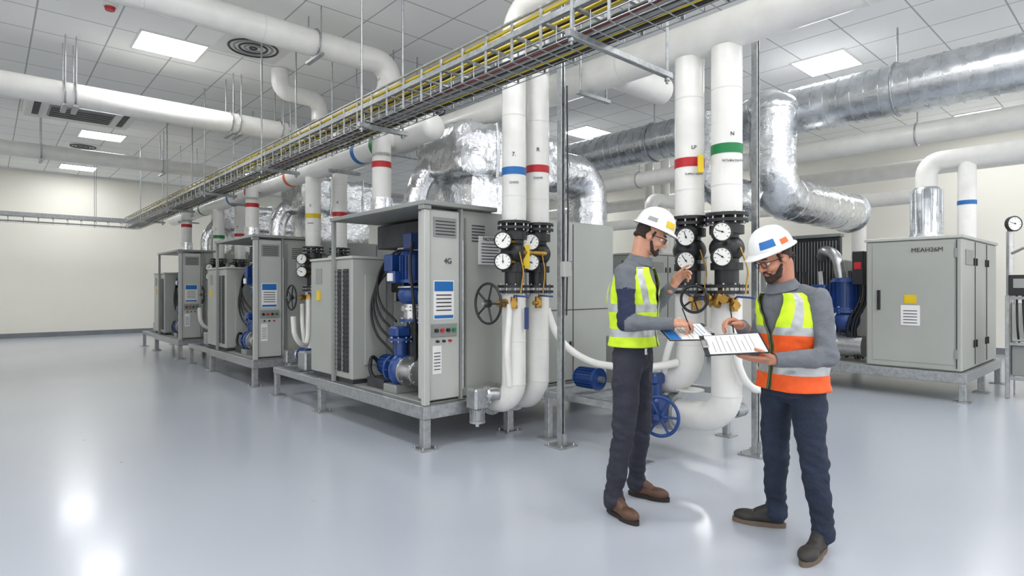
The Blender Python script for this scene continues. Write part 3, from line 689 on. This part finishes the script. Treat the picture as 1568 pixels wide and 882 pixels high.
def hand(parent,name,wrist,direction,back,thumb_side,curls,skin,thumb=(.9,.5),spread=.0):
    x=V(direction).normalized();z=V(back);z=(z-x*z.dot(x)).normalized();y=z.cross(x)*thumb_side
    P=lambda a,c,d:V(wrist)+x*a+y*c+z*d
    b=B();ms=skin
    b.cap(P(-.04,0,0),P(.02,0,0),.027,.029,ms)
    kn=[(.088,.031),(.093,.011),(.088,-.010),(.078,-.029)];L=[(.043,.026,.020),(.048,.030,.021),(.044,.028,.020),(.034,.021,.018)]
    for (kx,ky) in kn: b.cap(P(.015,ky*.6,0),P(kx,ky,.0),.017,.0125,ms,12)
    rm=Matrix((x,z.cross(x),z)).transposed()
    b.ell(P(.05,0,-.004),(.04,.036,.016),ms,rot=rm)
    for i,(kx,ky) in enumerate(kn):
        p=P(kx,ky,0);a=0;c=curls[i] if hasattr(curls[i],'__len__') else (curls[i],curls[i]*1.1,curls[i]*.7)
        rr=(.0095,.0085,.0078) if i<3 else (.0085,.0075,.007)
        side=ky*spread
        for k in range(3):
            a+=c[k];q=p+x*math.cos(a)*L[i][k]-z*math.sin(a)*L[i][k]+y*side*L[i][k]*8
            b.cap(p,q,rr[k]+.0008,rr[k],ms,10);p=q
    a0,a1=thumb
    p=P(.02,.026,-.004);q=p+(x*math.cos(a0)+y*math.sin(a0)-z*.25)*.042;b.cap(p,q,.015,.0125,ms,12)
    q2=q+(x*math.cos(a1)+y*math.sin(a1)-z*.35)*.032;b.cap(q,q2,.0115,.0105,ms,12);q3=q2+(x*math.cos(a1-.2)+y*math.sin(a1-.2)-z*.4)*.024;b.cap(q2,q3,.0105,.0088,ms,12)
    return blob(b,name,parent,.0034,3,[skin])
def shoe(parent,name,heel,toe,up,sole):
    h=V((heel[0],heel[1],0));t=V((toe[0],toe[1],0));d=(t-h);L=max(d.length,.27)+.02;d.normalize();y=V((-d.y,d.x,0));h=h-d*.01
    b=B();rm=Matrix((d,y,V((0,0,1)))).transposed();P=lambda a,c,z:h+d*a+y*c+V((0,0,z))
    b.ell(P(L-.085,0,.045),(.085,.05,.04),up,rm);b.ell(P(.06,0,.055),(.058,.038,.055),up,rm);b.cap(P(.07,0,.06),P(L-.1,0,.045),.042,.038,up)
    b.cap(P(.065,0,.06),P(.06,0,.15),.043,.048,up);b.cap(P(.1,0,.09),P(.15,0,.07),.04,.035,up)
    blob(b,name,parent,.007,4,[up])
    b=B();n=28;vs=[];top=[];
    for k in range(n):
        a=2*math.pi*k/n;s_=math.cos(a);w=.05 if s_>0 else .042;w*= (1-.12*math.exp(-((s_+.1)/.3)**2))
        vs.append(P(L/2+s_*(L/2+.004),math.sin(a)*w*(1.0),0.001))
    for q in list(vs): top.append(q+V((0,0,.027)))
    b.add(vs+top,[[k,(k+1)%n,n+(k+1)%n,n+k] for k in range(n)]+[list(range(n))[::-1],[n+k for k in range(n)]],sole)
    for k in range(5): b.tube([P(.125+k*.018,-.018,.106-k*.008),P(.13+k*.018,.018,.106-k*.008)],.003,m_rub if up is m_brown else m_gcab,5)
    b.finish(name+'_sole',parent)
def head(parent,c,yaw_dir,pitch,roll,skin,beard,glasses,stick,neckbase,S=.93):
    f=V((yaw_dir[0],yaw_dir[1],0)).normalized();left=V((-f.y,f.x,0));up=V((0,0,1))
    R0=Matrix((f,left,up)).transposed();R=R0@Matrix.Rotation(pitch,3,'Y')@Matrix.Rotation(roll,3,'X');c=V(c)
    P=lambda a,d,e:c+R@V((a*S,d*S,e*S))
    sc=lambda r:tuple(t*S for t in r)
    b=B();E=lambda p,r,rot=None:b.ell(P(*p),sc(r),skin,R if rot is None else R@rot,20,14)
    C=lambda p,q,r0,r1,m=skin,sg=12:b.cap(P(*p),P(*q),r0*S,r1*S,m,sg)
    E((-.012,0,.045),(.1,.078,.088));E((.022,0,-.02),(.07,.064,.088));E((.03,0,-.075),(.054,.052,.04));E((.07,0,-.1),(.022,.025,.02))
    E((.06,.034,-.028),(.032,.028,.03));E((.06,-.034,-.028),(.032,.028,.03))
    C((.078,-.03,.03),(.078,.03,.03),.014,.014);C((.09,0,.018),(.116,0,-.026),.008,.0125);E((.103,.012,-.03),(.012,.009,.009));E((.103,-.012,-.03),(.012,.009,.009))
    C((.086,-.02,-.058),(.086,.02,-.058),.008,.008);C((.084,-.017,-.07),(.084,.017,-.07),.009,.009)
    for s_ in(-1,1): b.ell(P(-.008,s_*.078,-.008),sc((.02,.009,.033)),skin,R@Matrix.Rotation(s_*.3,3,'Z'));b.torus(P(-.008,s_*.083,-.006),R@V((.25,s_,0)),.02*S,.005,skin,16,6)
    base=c+R@V((-.04,0,-.05))
    b.cap(base,V(neckbase),.054,.062,skin)
    blob(b,'head',parent,.0045,3,[skin])
    b=B()
    for s_ in(-1,1):
        b.ell(P(.0755,s_*.031,.006),sc((.0145,)*3),m_eye,R,14,10);b.ell(P(.0865,s_*.031,.003),sc((.005,.0065,.0065)),m_hair,R,10,8)
        b.cap(P(.079,s_*.045,.0155),P(.09,s_*.018,.0165),.0035,.0035,skin,8)
        b.cap(P(.083,s_*.05,.034),P(.094,s_*.014,.036),.004,.005,m_hair,8)
    b.cap(P(.0935,-.02,-.0635),P(.0935,.02,-.0635),.0032,.0032,m_lip,8)
    b.finish('face_features',parent)
    b=B()
    b.ell(P(-.034,0,.03),sc((.088,.081,.086)),m_hair,R);
    for s_ in(-1,1): C((.02,s_*.073,.03),(.014,s_*.071,-.012),.01,.006,m_hair)
    C((-.1,-.03,-.025),(-.1,.03,-.025),.02,.02,m_hair)
    blob(b,'hair',parent,.006,2,[m_hair],disp=noisef(60,.004))
    if beard:
        b=B();th=.006*beard
        for s_ in(-1,1):
            C((.02,s_*.066,-.035),(.05,s_*.048,-.085),.009,.018+th,m_hair);C((.05,s_*.046,-.085),(.08,s_*.012,-.103),.016+th,.019+th,m_hair)
            if beard>0: C((.096,s_*.004,-.047),(.088,s_*.028,-.062),.006,.007,m_hair)
            C((.086,s_*.028,-.064),(.078,s_*.024,-.09),.006,.014,m_hair)
        C((.088,-.01,-.092),(.088,.01,-.092),.012,.012,m_hair)
        blob(b,'beard',parent,.0045,2,[m_hair],disp=noisef(90,.004))
    if glasses:
        b=B()
        for s_ in(-1,1):
            q=[P(.103,s_*.052,.02),P(.108,s_*.012,.02),P(.107,s_*.014,-.012),P(.101,s_*.048,-.014)]
            b.tube(q+[q[0]],.0022,m_rub,6,.006);b.tube([P(.103,s_*.052,.016),P(.06,s_*.08,.012),P(-.005,s_*.085,.006)],.0025,m_rub,6)
        b.tube([P(.108,-.012,.012),P(.109,.012,.012)],.0022,m_rub,6);b.finish('safety_glasses',parent)
    b=B();hc=V((-.006,0,.066))*S;Hs=R@Matrix.Rotation(-.06,3,'Y')
    Q=lambda a,d,e:c+R@hc+Hs@V((a,d,e))
    vs=[];fs=[];seg=48;n=14;A=.13;W=.11;H=.125
    prof=[]
    for i in range(n+1):
        t=i/n*math.pi/2;prof.append((math.cos(t),math.sin(t)))
    for (cr,sr) in prof:
        for k in range(seg):
            a=2*math.pi*k/seg;x=A*cr**.9*math.cos(a);y=W*cr**.9*math.sin(a);z=H*sr
            if sr>.2 and abs(y)<.034 and x>-.12: z+=.007*min(1,(sr-.2)*3)
            if sr>.3 and .05<abs(y)<.062: z+=.003
            vs.append(Q(x,y,z))
    for i in range(n):
        for k in range(seg):
            k2=(k+1)%seg;fs.append([i*seg+k,i*seg+k2,(i+1)*seg+k2,(i+1)*seg+k])
    b.add(vs,fs,m_hat,True)
    vs=[];fs=[]
    def rim(e,z):
        for k in range(seg):
            a=2*math.pi*k/seg;fx=max(0,math.cos(a))**2
            vs.append(Q((A+e*(1+1.4*fx))*math.cos(a),(W+e)*math.sin(a),z-.012*fx*(e/.02)))
    rim(0,.006);rim(.015,-.005);rim(.016,-.011);rim(0,-.006);rim(-.01,.0)
    for i in range(4):
        for k in range(seg):
            k2=(k+1)%seg;fs.append([(i+1)*seg+k,(i+1)*seg+k2,i*seg+k2,i*seg+k])
    b.add(vs,fs,m_hat,True)
    b.torus(Q(0,0,-.004),Hs@V((0,0,1)),.094,.008,m_dark,28,6)
    def sticker(a0,a1,z0,z1,mat):
        vv=[];ff=[];na=8;nz=4
        for i in range(nz+1):
            s=z0+(z1-z0)*i/nz;cr=math.cos(s)
            for k in range(na+1):
                a=a0+(a1-a0)*k/na;vv.append(Q((A+.002)*cr**.9*math.cos(a),(W+.002)*cr**.9*math.sin(a),(H+.002)*math.sin(s)))
        for i in range(nz):
            for k in range(na): ff.append([i*(na+1)+k,i*(na+1)+k+1,(i+1)*(na+1)+k+1,(i+1)*(na+1)+k])
        b.add(vv,ff,mat,True)
    for st in stick: sticker(*st)
    b.finish('hard_hat',parent)
def vest(parent,rings,f,l,zhem,lower,split,bands,seg=110,n=110,infl=.018):
    b=B();rr=[list(r_) for r_ in rings];R=interp(rr,n);R=[q for q in R if q[0]>=zhem]
    ztop=rr[-3][0]+.03
    R=[q for q in R if q[0]<=ztop];N=len(R)-1;vs=[];za=rr[-3][0];S1=seg+1;D=[]
    for z,cu,cv,w,d in R:
        vn=max(0,(z-(za-.2))/.2);t0=math.radians(.6+vn*27)
        low=max(0,(zhem+.12-z)/.12)*.014
        for k in range(S1):
            a=t0+(2*math.pi-2*t0)*k/seg;ca,sa=math.cos(a),math.sin(a);p=.85
            x=(d+infl+low)*math.copysign(abs(ca)**p,ca);y=(w+infl*.8+low)*math.copysign(abs(sa)**p,sa)
            q=V((cu,cv,z))+f*x+l*y
            dirv=(f*ca+l*sa);q+=dirv*(.011*noise.noise(V((q.x*12,q.y*12,q.z*9)))+.006*noise.noise(q*26));vs.append(q);D.append(math.degrees(min(a,2*math.pi-a)))
    zs=[q[0] for q in R]
    for i in range(N):
        z=(zs[i]+zs[i+1])/2
        for k in range(seg):
            deg=D[i*S1+k]
            mat=lower if z<split else m_lime
            for z0,z1 in bands:
                if z0<=z<=z1: mat=m_refl
            if z>bands[-1][1]:
                if 9<=k<15 or seg-15<=k<seg-9: mat=m_refl
                if 130<deg<150: mat=m_refl
            if k<1 or k>=seg-1: mat=m_zip
            b.add([vs[i*S1+k],vs[i*S1+k+1],vs[(i+1)*S1+k+1],vs[(i+1)*S1+k]],[[0,1,2,3]],mat,True)
    ob=b.finish('hi_vis_vest',parent)
    import bmesh
    bm=bmesh.new();bm.from_mesh(ob.data);bmesh.ops.remove_doubles(bm,verts=bm.verts,dist=.0004);bm.to_mesh(ob.data);bm.free()
    md=ob.modifiers.new('t','SOLIDIFY');md.thickness=.006;md.offset=1
    return ob
def body(parent,J,f,l,rings,waist,pants,shirtfn,mats,scale=1):
    b=B();s=mats[0]
    loft(b,rings,f,l,s)
    pc=V(J['pelvis']);rm=Matrix((f,l,V((0,0,1)))).transposed()
    b.ell(pc,(.125,.168,.13),s,rm);b.ell(pc-f*.03+V((0,0,-.03)),(.11,.155,.11),s,rm)
    for sd in'RL':
        sh,el,wr=[V(J[k+sd]) for k in('sh','el','wr')];hp,kn,an=[V(J[k+sd]) for k in('hp','kn','an')]
        b.ell(sh,(.07,.062,.066),s,rm)
        b.cap(sh,el,.064,.055,s);b.cap(el,wr,.055,.039,s);b.cap(sh,sh+(V((pc.x,pc.y,sh.z))-sh)*.6+V((0,0,.03)),.06,.06,s)
        b.cap(hp,kn,.096,.074,s);b.cap(kn,an,.073,.058,s);b.ell((kn+hp)*.5+V((0,0,.1)),(.09,.09,.16),s)
        b.cap(an,an+V((0,0,-.035)),.062,.066,s)
    def mf(p):
        d1,t1=segt(p,V(J['shR']),V(J['elR']));d2,t2=segt(p,V(J['shL']),V(J['elL']));d3,_=segt(p,V(J['elR']),V(J['wrR']));d4,_=segt(p,V(J['elL']),V(J['wrL']))
        arm=min(d3,d4)<.07
        if p.z<waist and not arm: return 1
        return shirtfn(min((d1,t1),(d2,t2)),min(d3,d4))
    def dp(p):
        k=.6
        for kn in('knR','knL','anR','anL','elR','elL'):
            dd=(p-V(J[kn])).length
            if dd<.2: k=max(k,1.9-dd*6.5)
        a=noise.noise(V((p.x*7,p.y*7,p.z*9)))*.01+noise.noise(V((p.x*16+p.z*9,p.y*16,p.z*28)))*.008*k
        if p.z>waist-.08 and abs(p.x)<.3: a=min(a,.004)
        return a
    ob=blob(b,'body_clothed',parent,.010,4,[mats[0],pants]+mats[1:],mf,dp)
    b=B()
    for sd in'RL':
        el,wr=V(J['el'+sd]),V(J['wr'+sd]);d=(wr-el).normalized();b.cyl(wr-d*.02,wr+d*.038,.042,mats[0],r1=.037,seg=20,caps=True)
    b.finish('cuffs',parent)
    return ob
def mkperson(name,x,y):
    e=bpy.data.objects.new(name,None);bpy.context.collection.objects.link(e);e.location=(x,y,0);e.rotation_euler=(0,0,YAW);e.empty_display_size=.2;return e
def collar(parent,c,f,tilt,mat,R=.066):
    b=B();ax=(V((0,0,1))+f*tilt).normalized();x,y=perp(ax);vs=[];fs=[];seg=32
    for h,rr in((-.03,R+.022),(.0,R+.008),(.028,R+.002),(.03,R+.008),(.0,R+.02),(-.022,R+.034)):
        for k in range(seg):
            a=2*math.pi*k/seg;vs.append(V(c)+ax*h+(x*math.cos(a)+y*math.sin(a))*rr)
    for i in range(5):
        for k in range(seg):
            k2=(k+1)%seg;fs.append([i*seg+k,i*seg+k2,(i+1)*seg+k2,(i+1)*seg+k])
    b.add(vs,fs,mat,True);b.finish('collar',parent)
p1=mkperson('male_technician',3.175,2.326)
f=V((.88,-.47,0)).normalized();l=V((-f.y,f.x,0))
J=dict(pelvis=(-.02,0,1.02),hpR=(-.075,-.085,.98),hpL=(.035,.085,.98),knR=(-.11,-.12,.52),anR=(-.165,-.075,.13),knL=(.06,.17,.51),anL=(.05,.245,.13),
 shR=(-.105,-.16,1.545),elR=(-.115,-.235,1.235),wrR=(.115,-.33,1.235),shL=(.085,.16,1.545),elL=(.15,.25,1.28),wrL=(.255,.15,1.44))
rings=[(.98,-.02,0,.165,.125),(1.12,-.02,0,.158,.118),(1.25,-.02,0,.165,.125),(1.38,-.018,0,.18,.135),(1.48,-.012,0,.182,.128),(1.55,-.002,0,.155,.105),(1.6,.008,0,.09,.08),(1.64,.015,0,.062,.062)]
def sf(u,d): 
    (du,t)=u
    if d<du: return 0
    return 2 if (du<.09 and .35<t<1.01) else 0
body(p1,J,f,l,rings,1.1,m_pants,sf,[m_sgrey,m_snavy])
vest(p1,rings,f,l,1.07,m_lime,0,[(1.14,1.19),(1.3,1.35)])
collar(p1,(.02,-.005,1.63),f,.25,m_sgrey)
fh=V((.96,-.28,0)).normalized()
head(p1,(.088,-.035,1.785),fh,math.radians(26),0,m_skin,-.6,True,[(-1.0,-.35,.15,.5,m_yel),(-2.0,-1.5,.2,.42,m_gcab)],(.012,-.005,1.6))
shoe(p1,'boot_right',(-.187,-.02),(-.056,-.265),m_brown,m_sole);shoe(p1,'boot_left',(.013,.28),(.23,.14),m_brown,m_sole)
hand(p1,'hand_right',(.135,-.335,1.24),(1,-.1,.0),(0,-.45,.9),1,[(.5,.7,.4),(.7,.8,.5),(.85,.9,.5),(.95,.9,.5)],m_skin,(.75,.1))
hand(p1,'hand_left',(.275,.13,1.465),(.55,-.15,.8),(-.35,.6,.2),-1,[(.2,.3,.2),(.6,.8,.5),(.8,.9,.6),(.9,1,.6)],m_skin,(.8,.3))
b=B();b.tube([(.245,-.36,1.2),(.2,-.34,1.33)],.004,m_ink,8);b.finish('pen',p1)
b=B();b.cyl((.03,-.13,1.03),(.03,-.135,1.07),.012,m_alu,seg=10);b.tube([(.035,-.14,1.07),(.06,-.15,.98),(.045,-.15,.9)],.004,m_rub,6);b.box((.05,-.155,.89),(.02,.012,.06),m_black,.003);b.finish('key_lanyard',p1)
p2=mkperson('male_technician',3.401,1.453)
f2=V((-.955,-.3,0)).normalized();l2=V((-f2.y,f2.x,0))
J2=dict(pelvis=(.03,0,.92),hpL=(.07,-.085,.885),hpR=(-.01,.085,.885),knL=(.09,-.12,.49),anL=(.15,-.11,.13),knR=(.0,.15,.48),anR=(.035,.215,.13),
 shL=(.095,-.165,1.385),elL=(.1,-.25,1.08),wrL=(-.165,-.285,1.075),shR=(-.02,.165,1.385),elR=(-.1,.19,1.09),wrR=(-.25,.0,1.22))
rings2=[(.84,.03,0,.165,.13),(.97,.035,0,.162,.13),(1.08,.045,0,.168,.135),(1.2,.045,0,.185,.148),(1.31,.03,0,.182,.138),(1.39,.008,0,.15,.11),(1.435,-.01,0,.09,.085),(1.475,-.025,0,.062,.062)]
body(p2,J2,f2,l2,rings2,.93,m_jean,lambda u,d:0,[m_sgrey])
vest(p2,rings2,f2,l2,.875,m_orange,1.19,[(.97,1.02),(1.19,1.235)],infl=.022)
collar(p2,(-.03,-.005,1.465),f2,.3,m_sgrey)
fh2=V((-.97,-.24,0)).normalized()
head(p2,(-.09,-.04,1.615),fh2,math.radians(26),0,m_skin2,.5,True,[(.55,1.25,.2,.55,m_bband),(1.5,1.9,.15,.4,m_or)],(-.02,-.005,1.44))
shoe(p2,'boot_left',(.179,-.063),(-.053,-.294),m_shoeb,m_sole2);shoe(p2,'boot_right',(.077,.206),(-.178,.316),m_shoeb,m_sole2)
hand(p2,'hand_left',(-.2,-.285,1.075),(-1,.1,.02),(0,-.4,-.9),-1,[(.08,.12,.1),(.1,.12,.1),(.12,.15,.1),(.15,.2,.1)],m_skin2,(.75,.2))
hand(p2,'hand_right',(-.27,-.02,1.235),(-.8,-.3,.35),(.2,.3,.9),1,[(.5,.7,.4),(.7,.8,.5),(.9,.9,.5),(1,1,.5)],m_skin2,(.7,.1))
b=B();b.tube([(-.34,-.1,1.2),(-.345,-.06,1.34)],.004,m_ink,8);b.finish('pen',p2)
def clipboard(per,c,rotz,tilt,side,blue=False):
    b=B();b.bb(-.115,.115,-.16,.16,-.002,.002,m_black,.001);b.bb(-.105,.105,-.15,.135,.002,.004,m_paper,.0005)
    for k in range(9): b.bb(-.09,.09 if k%3 else .03,.1-k*.025,.104-k*.025,.004,.0045,m_bband if blue and k<4 else m_gcab,.0001)
    if blue: b.bb(-.105,.105,-.15,-.08,.004,.0047,m_bband,.0001)
    b.bb(-.04,.04,.13,.16,.002,.014,m_alu,.003);b.cyl((-.035,.135,.014),(.035,.135,.014),.006,m_alu,seg=8)
    ob=b.finish('clipboard')
    ob.matrix_world=Matrix.Translation((per.location))@Matrix.Rotation(YAW,4,'Z')@Matrix.Translation(c)@Matrix.Rotation(math.radians(rotz),4,'Z')@Matrix.Rotation(tilt,4,'X')@Matrix.Rotation(side,4,'Y')
clipboard(p1,(.24,-.3,1.185),-80,math.radians(0),math.radians(22),True)
clipboard(p2,(-.385,-.21,1.15),80,math.radians(-4),math.radians(-22))
b=B();b.cyl((2.6,1.45,0),(2.6,1.45,.004),.05,m_galv);b.finish('floor_drain')
# ---------------------------------------------------------------- camera, world
cam=bpy.data.cameras.new('camera');cam.lens=20.66;cam.sensor_width=36;co=bpy.data.objects.new('camera',cam);bpy.context.collection.objects.link(co)
co.location=(0,0,1.45);co.rotation_euler=(math.pi/2,0,YAW);bpy.context.scene.camera=co
w=bpy.data.worlds.new('world');bpy.context.scene.world=w;w.use_nodes=True;w.node_tree.nodes['Background'].inputs[0].default_value=(.96,.97,1,1);w.node_tree.nodes['Background'].inputs[1].default_value=1.15
bpy.context.scene.view_settings.view_transform='Standard'
bpy.context.scene.view_settings.exposure=.52
